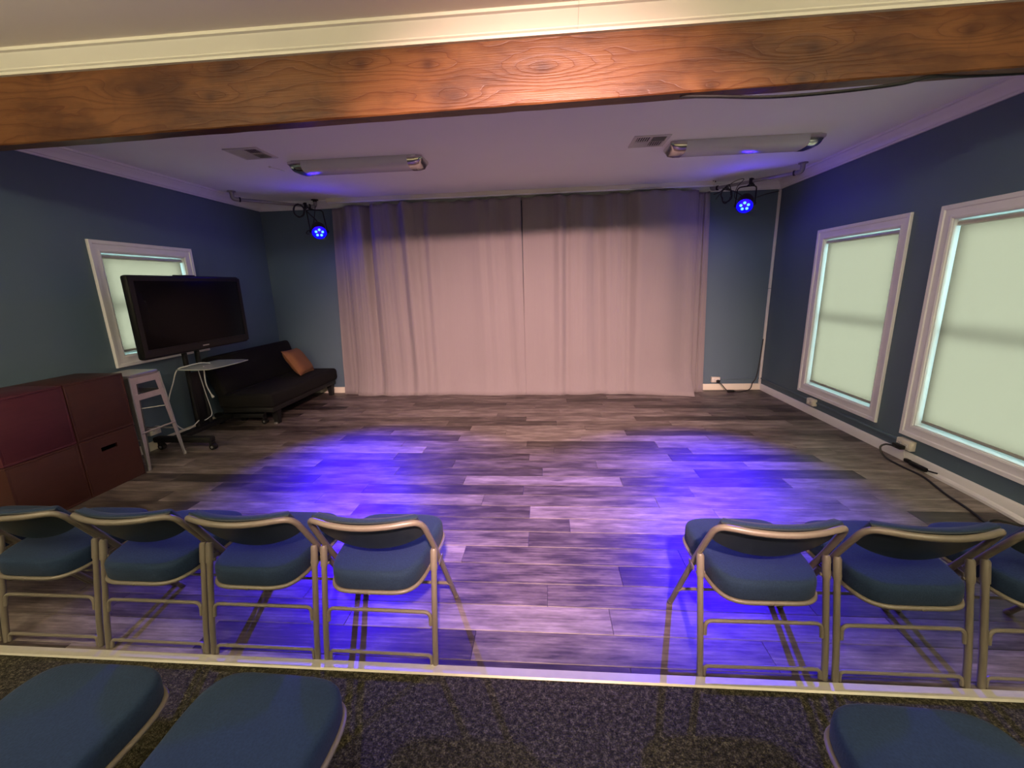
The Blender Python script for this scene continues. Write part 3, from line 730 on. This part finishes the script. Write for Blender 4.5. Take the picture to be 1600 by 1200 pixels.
        edge = [i for i in range(nu + 1)] + [j * (nu + 1) + nu for j in range(1, nv + 1)] + [nv * (nu + 1) + i for i in range(nu - 1, -1, -1)] + [j * (nu + 1) for j in range(nv - 1, 0, -1)]
        for k in range(len(edge)):
            a, b = edge[k], edge[(k + 1) % len(edge)]; fs.append((a, b, N + b, N + a))
        return MB().add(vs, fs)
    shell(0.012, 0.042, True).build('backrest_pad', M_fabric, t, smooth=60)
    shell(0.006, 0.0115, False).build('backrest_shell', M_shell, t, smooth=60)
    return t
proto = chair_parts()
chairs = [
    (-2.570, 0.020, -0.2, 'blue padded folding chair barely in view at the left frame edge'),
    (-2.067, 0.016, 0.0, 'blue padded folding chair fourth from the aisle in the left stage row'),
    (-1.558, 0.005, -0.3, 'blue padded folding chair third from the aisle in the left stage row'),
    (-1.066, 0.001, -0.2, 'blue padded folding chair second from the aisle in the left stage row'),
    (-0.563, -0.003, -0.6, 'blue padded folding chair at the aisle end of the left stage row'),
    (0.942, 0.004, 0.8, 'blue padded folding chair at the aisle end of the right stage row'),
    (1.438, 0.002, 0.3, 'blue padded folding chair between two others in the right stage row'),
    (1.950, 0.002, 0.0, 'blue padded folding chair cut by the frame edge in the right stage row'),
    (-1.165, -0.928, 0.0, 'blue chair seat on the carpet in the bottom left frame corner'),
    (-0.640, -0.934, -2.0, 'blue chair seat on the carpet right of the corner seat at bottom left'),
    (1.000, -0.940, -2.0, 'blue chair seat on the carpet at the bottom right of the frame'),
]
proto_deep = chair_parts(0.06)               # the three chairs on the carpet have a deeper seat
for i, (x, y, a, lab) in enumerate(chairs):
    if i == 0: o = proto
    elif i == 8: o = proto_deep
    else: o = copy_tree(proto if i < 8 else proto_deep)
    o.location = (x, y, 0.0); o.rotation_euler = (0, 0, R(a)); o['label'] = lab
    o['group'] = 'folding chairs along the stage edge' if i < 8 else 'folding chairs on the carpet'

# ------------------------------------------------------------------ crates
def crate(label, y0, y1, z0, z1, mat, slot=False, x0=-3.745, x1=-3.33):
    """wooden box of six panels; root at base centre"""
    c = Vector(((x0 + x1) / 2, (y0 + y1) / 2, z0)); t = thing('wooden_crate', label, 'crate', c, 0, 'stacked wooden crates')
    hx, hy, H, w = (x1 - x0) / 2 - 0.001, (y1 - y0) / 2 - 0.0015, z1 - z0 - 0.001, 0.016
    bv = 0.0018
    MB().lo_hi((-hx, -hy, 0), (hx, hy, w), bv).build('bottom_panel', mat, t)
    MB().lo_hi((-hx, -hy, H - w), (hx, hy, H), bv).build('top_panel', mat, t)
    for s in (-1, 1):
        MB().lo_hi((-hx, s * hy, w), (hx, s * (hy - w), H - w), bv).build('end_panel', mat, t)
    MB().lo_hi((-hx, -hy + w, w), (-hx + w, hy - w, H - w), bv).build('side_panel', mat, t)
    if not slot:
        MB().lo_hi((hx - w, -hy + w, w), (hx, hy - w, H - w), bv).build('side_panel', mat, t)
    else:
        ya, yb, za, zb = slot; ya -= c.y; yb -= c.y; za -= z0; zb -= z0; mb = MB()
        Y0, Y1, Z0, Z1 = -hy + w, hy - w, w, H - w
        for a, b in (((Y0, Z0), (ya, Z1)), ((yb, Z0), (Y1, Z1)), ((ya, Z0), (yb, za)), ((ya, zb), (yb, Z1))):
            mb.lo_hi((hx - w, a[0], a[1]), (hx, b[0], b[1]))
        mb.build('side_panel', mat, t, smooth=0)
    return t
crate('dark red-brown wooden crate low in the stack nearest the viewer', 0.875, 1.316, 0.0, 0.441, M_crate)
crate('dark red wooden crate with a black handle slot under another crate', 1.320, 1.765, 0.0, 0.441, M_crate, slot=(1.465, 1.592, 0.315, 0.348))
crate('plum-red wooden crate on top of the stack at the left frame edge', 0.875, 1.316, 0.443, 0.884, M_crate2, x0=-3.75)
crate('dark red-brown wooden crate on top of the stack beside the metal stool', 1.320, 1.765, 0.443, 0.884, M_crate)

# ------------------------------------------------------------------ metal stool
st = thing('metal_stool', 'tall galvanised metal bar stool between the crates and television', 'stool', (-3.535, 2.005, 0))
SH, ST, SB = 0.838, 0.145, 0.192
def leg_path(sx, sy): return Vector((sx * ST, sy * ST, SH - 0.02)), Vector((sx * SB, sy * SB, 0.0))
ring = lambda h, z, e=0.25, n=40: [(h * math.copysign(abs(math.cos(2 * PI * k / n)) ** e, math.cos(2 * PI * k / n)), h * math.copysign(abs(math.sin(2 * PI * k / n)) ** e, math.sin(2 * PI * k / n)), z) for k in range(n)]
MB().rings([ring(ST + 0.006, SH - 0.028), ring(ST + 0.010, SH - 0.006), ring(ST + 0.006, SH), ring(ST - 0.01, SH - 0.002), ring(0.10, SH - 0.006), ring(0.02, SH - 0.007)]).build('seat', M_steel, st)
for sx, sy in ((1, -1), (1, 1), (-1, -1), (-1, 1)):
    a, b = leg_path(sx, sy)
    # L-shaped sheet metal leg, flanges taper to the foot
    mb = MB(); n = 8; w0, w1, th = 0.060, 0.020, 0.003
    for axis in (0, 1):
        rr = []
        for k in range(n + 1):
            q = k / n; p = a.lerp(b, q); w = w0 + (w1 - w0) * q
            if axis == 0: rr.append([p, p + Vector((-sx * w, 0, 0)), p + Vector((-sx * w, -sy * th, 0)), p + Vector((0, -sy * th, 0))])
            else: rr.append([p, p + Vector((0, -sy * w, 0)), p + Vector((-sx * th, -sy * w, 0)), p + Vector((-sx * th, 0, 0))])
        mb.rings(rr)
    # rolled rib down the corner of the leg
    mb.tube([a.lerp(b, q) for q in (0, .3, .6, 1)], [0.008, 0.008, 0.007, 0.006], 8)
    mb.build('leg', M_steel, st)
    MB().lathe([(0.012, 0), (0.013, 0.012), (0.009, 0.03)], 12, Matrix.Translation(b)).build('foot', M_blackmatte if sx < 0 else M_steel, st)
def lp(sx, sy, z):
    a, b = leg_path(sx, sy); q = (a.z - z) / (a.z - b.z); return a.lerp(b, q)
for (s1, s2) in (((1, -1), (1, 1)), ((-1, -1), (-1, 1)), ((1, -1), (-1, -1)), ((1, 1), (-1, 1))):
    # skirt under the seat and foot rail
    for (zt, zb, nm) in ((SH - 0.03, SH - 0.085, 'skirt'), (SH - 0.175, SH - 0.225, 'upper_brace')):
        A, B, A2, B2 = lp(*s1, zt), lp(*s2, zt), lp(*s1, zb), lp(*s2, zb); nrm = (B - A).cross(Vector((0, 0, 1))).normalized() * 0.003
        MB().add([A, B, B2, A2, A + nrm, B + nrm, B2 + nrm, A2 + nrm], [(0, 1, 2, 3), (7, 6, 5, 4), (0, 4, 5, 1), (2, 6, 7, 3), (1, 5, 6, 2), (0, 3, 7, 4)]).build(nm, M_steel, st, smooth=0)
    zf = 0.33 if s1[0] == s2[0] else 0.27
    MB().tube([lp(*s1, zf), lp(*s2, zf)], 0.009, 8).build('foot_rail', M_steel, st)
for (s1, s2) in (((1, -1), (-1, 1)), ((-1, -1), (1, 1))):
    A, B = lp(*s1, 0.50), lp(*s2, 0.50); MB().tube([A, (A + B) / 2 + Vector((0, 0, 0.015 if s1[0] > 0 else 0.001)), B], 0.005, 8).build('cross_brace', M_steel, st)

# ------------------------------------------------------------------ television and stand
TX, TY = -3.40, 2.735
tv = thing('television', 'large black flat-screen television on a wheeled stand', 'television', (TX, TY, 0.93))
hw, z0, z1 = 0.680, 0.0, 0.738
MB().box((-0.035, 0, 0.369), (0.070, 2 * hw, 0.738), bev=0.022).build('housing', M_blacksat, tv)
MB().box((-0.085, 0, 0.36), (0.05, 0.9, 0.45), bev=0.02).build('rear_cover', M_blackmatte, tv)
MB().box((0.0005, 0, 0.388), (0.004, 2 * hw - 0.11, 0.738 - 0.14), bev=0.001).build('screen', M_screen, tv)
b = MB()
for a, c in (((-hw + .004, .02), (-hw + .05, .718)), ((hw - .05, .02), (hw - .004, .718)), ((-hw + .05, .02), (hw - .05, .084)), ((-hw + .05, .692), (hw - .05, .718))):
    b.lo_hi((-0.002, a[0], a[1]), (0.005, c[0], c[1]))
b.build('bezel', M_blacksat, tv, smooth=0)
lg = MB()
for k in range(7):      # brand name far too small to read: seven short strokes
    lg.box((0.0060, -0.036 + k * 0.012 + 0.02, 0.045), (0.002, 0.0095, 0.010))
lg.build('badge', M_silver, tv, smooth=0)
MB().box((-0.03, -0.05, 0.742), (0.03, 0.24, 0.010), bev=0.003).build('sensor_bar', M_blacksat, tv)
sd = thing('television_stand', 'black wheeled television stand with a pale glass shelf', 'stand', (-3.475, 2.70, 0))
for dy in (-0.075, 0.085):
    MB().tube([(-0.066, dy, 0.10), (-0.066, dy, 1.45)], 0.024, 14).build('column', M_blackmatte, sd)
MB().box((-0.066, 0.005, 0.42), (0.012, 0.13, 0.56), bev=0.003).build('cable_cover', M_blackmatte, sd)
MB().box((-0.0385, 0.005, 1.30), (0.006, 0.62, 0.40), bev=0.003).build('mount_plate', M_blackmatte, sd)
MB().box((-0.06, 0.0, 0.105), (0.09, 0.80, 0.045), bev=0.006).build('base_bar', M_blackmatte, sd)
for dy in (-0.395, 0.40):
    MB().box((0.045, dy, 0.105), (0.60, 0.075, 0.055), bev=0.012).build('base_leg', M_blackmatte, sd)
    for dx in (-0.215, 0.325):
        w = MB().tube([(dx + 0.012, dy - 0.022, 0.030), (dx + 0.012, dy + 0.022, 0.030)], 0.030, 16).build('caster', M_blackmatte, sd)
        MB().tube([(dx + 0.012, dy - 0.025, 0.030), (dx + 0.012, dy + 0.025, 0.030)], 0.012, 12).build('caster_hub', M_silver, w)
        MB().box((dx + 0.006, dy, 0.066), (0.030, 0.056, 0.030), bev=0.006).build('caster_fork', M_blackmatte, w)
sh = [(0.0, -0.28), (0.10, -0.295), (0.28, -0.30), (0.345, -0.28), (0.37, -0.12), (0.375, 0.10), (0.36, 0.26), (0.28, 0.29), (0.10, 0.29), (0.0, 0.28), (-0.02, 0.0)]
MB().rings([[(x, y, z) for x, y in sh] for z in (0.772, 0.780)]).build('shelf', M_shelfglass, sd, smooth=0)
for dy in (-0.075, 0.085):
    MB().box((-0.025, dy, 0.762), (0.06, 0.05, 0.018), bev=0.003).build('shelf_bracket', M_blackmatte, sd)
cord('white_power_cord', 'white cord looping off the television stand shelf towards the stool', [(-3.36, 2.72, 0.788), (-3.38, 2.62, 0.808), (-3.42, 2.50, 0.800), (-3.48, 2.44, 0.772), (-3.50, 2.381, 0.645), (-3.50, 2.30, 0.50), (-3.50, 2.285, 0.35), (-3.50, 2.322, 0.253), (-3.50, 2.39, 0.18), (-3.50, 2.461, 0.158), (-3.49, 2.52, 0.181), (-3.485, 2.58, 0.21)], 0.0055, M_cordw)
cord('white_cord_end', 'white cord with a small plug hanging below the glass shelf', [(-3.30, 2.56, 0.784), (-3.295, 2.549, 0.74), (-3.30, 2.548, 0.604), (-3.30, 2.590, 0.48)], 0.0055, M_cordw)
tag(MB().tube([(0, 0, 0), (0.0, 0.016, -0.028)], [0.007, 0.014], 10).build('cord_plug', M_cordw, None, (-3.30, 2.590, 0.482)), 'small white plug on the cord hanging below the shelf', 'plug')
cord('grey_signal_cord', 'pale cord lying across the lower television stand column', [(-3.42, 2.62, 0.74), (-3.425, 2.66, 0.50), (-3.43, 2.70, 0.26), (-3.43, 2.64, 0.215), (-3.44, 2.60, 0.205)], 0.004, M_cordw)

# ------------------------------------------------------------------ sofa and pillow
sf = thing('futon_sofa', 'armless black fabric futon sofa along the left back corner', 'sofa', (-3.26, 3.725, 0))
sl = 1.53
MB().box((0.02, 0, 0.305), (0.66, sl, 0.17), M=None, bev=0.045, seg=4).build('seat', M_sofa, sf, smooth=60)
bk = Matrix.Translation((-0.250, 0, 0.36)) @ Matrix.Rotation(R(-17), 4, 'Y')
MB().box((0, 0, 0.225), (0.13, sl, 0.47), M=bk, bev=0.045, seg=4).build('backrest', M_sofa, sf, smooth=60)
MB().box((0.02, 0, 0.195), (0.60, sl - 0.06, 0.06), bev=0.01).build('base_frame', M_blackmatte, sf)
for dx in (0.26, -0.22):
    for dy in ((-0.60, 0.68) if dx > 0 else (-0.50, 0.68)):
        rr = [[(dx + a * w, dy + b_ * w2, z) for a, b_ in ((-1, -1), (1, -1), (1, 1), (-1, 1))] for w, w2, z in ((0.026, 0.026, 0.0), (0.038, 0.042, 0.19))]
        MB().rings(rr).build('leg', M_blackmatte, sf, smooth=0)
MB().box((0.26, -0.64, 0.010), (0.03, 0.03, 0.02), bev=0.004).build('foot_glide', M_silver, sf)
# seams dividing the quilted back and seat
MB().tube([(-0.145, -sl / 2 + 0.02, 0.392), (-0.145, sl / 2 - 0.02, 0.392)], 0.006, 6).build('crease', M_blackmatte, sf)
def pillow(label, loc, M, w, h, d, mat):
    t = thing('throw_pillow', label, 'pillow', loc); n = 18; vs = []; fs = []
    def pt(i, j, s):
        u = -1 + 2 * i / n; v = -1 + 2 * j / n
        pin = 1 - 0.07 * (1 - abs(u * v)) * 0 - 0.05 * ((1 - u * u) * abs(v) ** 4 + (1 - v * v) * abs(u) ** 4)
        th = d / 2 * (max(0, (1 - u ** 4) * (1 - v ** 4))) ** 0.55
        return M @ Vector((s * th, u * w / 2 * pin, v * h / 2 * pin))
    mb = MB()
    for s in (1, -1): mb.add([pt(i, j, s) for j in range(n + 1) for i in range(n + 1)], [(j * (n + 1) + i, j * (n + 1) + i + 1, (j + 1) * (n + 1) + i + 1, (j + 1) * (n + 1) + i) for j in range(n) for i in range(n)])
    me = mb.build('cover', mat, t, smooth=60)
    ed = [pt(i, 0, 0) for i in range(n)] + [pt(n, j, 0) for j in range(n)] + [pt(n - i, n, 0) for i in range(n)] + [pt(0, n - j, 0) for j in range(n)]
    MB().tube(ed, 0.005, 6, closed=True).build('piping', mat, t, smooth=60)
    return t
Mp = Matrix.Rotation(R(12), 4, 'Z') @ Matrix.Rotation(R(-32), 4, 'Y') @ Matrix.Rotation(R(-3), 4, 'X')
pillow('tan-orange square throw pillow leaning on the black sofa', (-3.235, 4.085, 0.560), Mp, 0.50, 0.38, 0.14, M_pillow)

# ------------------------------------------------------------------ wall outlets, raceways, cords
def outlet_box(label, c, normal, w=0.115, h=0.075, d=0.045, name='outlet_box'):
    t = thing(name, label, 'outlet', c); n = Vector(normal); s = n.cross(Vector((0, 0, 1)))
    Mx = Matrix((s, n, Vector((0, 0, 1)))).transposed().to_4x4()
    MB().box((0, d / 2, 0), (w, d, h), M=Mx, bev=0.006).build('box', M_outlet, t)
    MB().box((0, d + 0.002, 0), (w * 0.92, 0.005, h * 0.92), M=Mx, bev=0.002).build('cover_plate', M_outlet, t)
    for q in (-0.24, 0.24):
        f = MB().box((w * q, d + 0.005, 0), (w * 0.26, 0.004, h * 0.42), M=Mx, bev=0.0015).build('socket', M_cordw, t)
        for k in (-1, 1): MB().box((w * q + k * 0.006, d + 0.0073, 0.004), (0.002, 0.002, 0.008), M=Mx).build('slot', M_dark, f, smooth=0)
    MB().tube([Mx @ Vector((w / 2 - 0.002, d / 2, 0)), Mx @ Vector((w / 2 + 0.002, d / 2, 0))], 0.008, 10).build('knockout', M_silver, t)
    return t
outlet_box('ivory outlet box on the back wall right of the curtain', (2.444, YB, 0.150), (0, -1, 0))
outlet_box('ivory outlet box under the right window nearer the back corner', (XR, 3.36, 0.152), (-1, 0, 0))
outlet_box('ivory outlet box with black plug under the gap between right windows', (XR, 2.10, 0.150), (-1, 0, 0), w=0.14, h=0.08)
outlet_box('ivory outlet box low on the left wall behind the stool', (XL, 2.31, 0.19), (1, 0, 0))
def raceway(label, a, b, s=0.018, mat=M_race, name='wire_raceway'):
    c = Vector(a); o = MB().lo_hi((0, 0, 0), tuple(Vector(b) - c), 0.003).build(name, mat, None, c)
    return tag(o, label, 'raceway')
raceway('blue painted raceway on the back wall between outlet and corner', (2.505, YB - 0.016, 0.150), (XR, YB, 0.168))
raceway('blue painted raceway on the right wall from corner to first outlet', (XR - 0.016, 3.42, 0.150), (XR, YB - 0.016, 0.170))
raceway('blue painted raceway on the right wall between the two outlets', (XR - 0.016, 2.17, 0.145), (XR, 3.30, 0.165))
vr = thing('cable_channel', 'tall white cable channel up the right back corner', 'cable channel', (XR - 0.020, YB, 0.085))
MB().lo_hi((-0.016, -0.018, 0.0), (0.016, 0, 1.27), 0.003).build('channel_length', M_cordw, vr); MB().lo_hi((-0.016, -0.018, 1.275), (0.016, 0, 2.47), 0.003).build('channel_length', M_cordw, vr)
cord('corner_cord', 'black cord trailing along the back baseboard to the corner channel', [(2.47, 4.475, 0.128), (2.50, 4.44, 0.10), (2.56, 4.43, 0.03), (2.60, 4.42, 0.008), (2.75, 4.40, 0.007), (2.88, 4.45, 0.03), (2.93, 4.50, 0.10), (2.97, 4.51, 0.16), (2.99, 4.51, 0.28), (3.005, 4.515, 0.45), (3.02, 4.52, 0.70)], 0.006, M_cordb)
ad = thing('power_adapter', 'small black power adapter on the floor by the back baseboard', 'adapter', (2.61, 4.40, 0.0))
MB().box((0, 0, 0.016), (0.085, 0.040, 0.030), bev=0.006).build('body', M_blacksat, ad); MB().tube([(0.04, 0, 0.014), (0.07, 0.01, 0.008)], 0.005, 8).build('strain_relief', M_blacksat, ad)
MB_plug = tag(MB().box((0, 0, 0), (0.045, 0.03, 0.032), bev=0.006).build('wall_plug', M_blacksat, None, (2.468, YB - 0.066, 0.135)), 'black plug in the back wall outlet', 'plug')
tag(MB().box((0, 0, 0), (0.045, 0.085, 0.034), bev=0.006).build('wall_plug', M_blacksat, None, (XR - 0.074, 2.105, 0.130)), 'black plug in the outlet between the right windows', 'plug')
cord('extension_cord', 'black cord running from the right wall plug across the plank floor', [(XR - 0.095, 2.11, 0.128), (XR - 0.13, 2.16, 0.125), (XR - 0.16, 2.17, 0.09), (XR - 0.15, 2.12, 0.03), (2.935, 1.98, 0.008), (2.948, 1.808, 0.007), (2.90, 1.62, 0.007), (2.868, 1.507, 0.007), (2.84, 1.334, 0.007), (2.79, 1.158, 0.007), (2.70, 0.95, 0.007), (2.62, 0.6, 0.007)], 0.0075, M_cordb)
cord('looped_cord', 'looped black cord on the planks at the right frame edge', [(3.03, 1.02, 0.02), (2.96, 1.13, 0.008), (2.88, 1.19, 0.007), (2.80, 1.15, 0.007), (2.80, 1.08, 0.007), (2.88, 1.02, 0.007), (2.93, 0.85, 0.007)], 0.0065, M_cordb)
tp = thing('cord_tap', 'black inline cord tap lying against the right baseboard', 'adapter', (XR - 0.045, 1.93, 0.03))
MB().box((0, 0, 0), (0.03, 0.15, 0.032), bev=0.007).build('body', M_blacksat, tp); MB().box((0, 0.10, 0.004), (0.026, 0.055, 0.028), bev=0.006).build('plug_head', M_blacksat, tp)
MB().tube(spline([(0, 0.12, 0.0), (0.005, 0.15, 0.04), (0.01, 0.16, 0.09)], 4), 0.004, 6).build('lead', M_cordw, tp); MB().tube([(0, -0.07, 0), (0.012, -0.15, 0.010)], 0.006, 6).build('lead', M_blacksat, tp)
tag(MB().add([(0, 0, 0), (0, -0.05, 0.012), (0, -0.02, -0.05), (0, -0.028, -0.008), (-0.002, 0, 0), (-0.002, -0.05, 0.012), (-0.002, -0.02, -0.05), (-0.002, -0.028, -0.008)],
    [(0, 1, 3), (1, 2, 3), (4, 7, 5), (5, 7, 6), (0, 4, 5, 1), (1, 5, 6, 2), (2, 6, 7, 3), (3, 7, 4, 0)]).build('wall_scrap', M_race, None, (XR - 0.0005, 1.70, 0.165), smooth=0), 'small pale paint flake on the wall under the right window', 'paint flake')
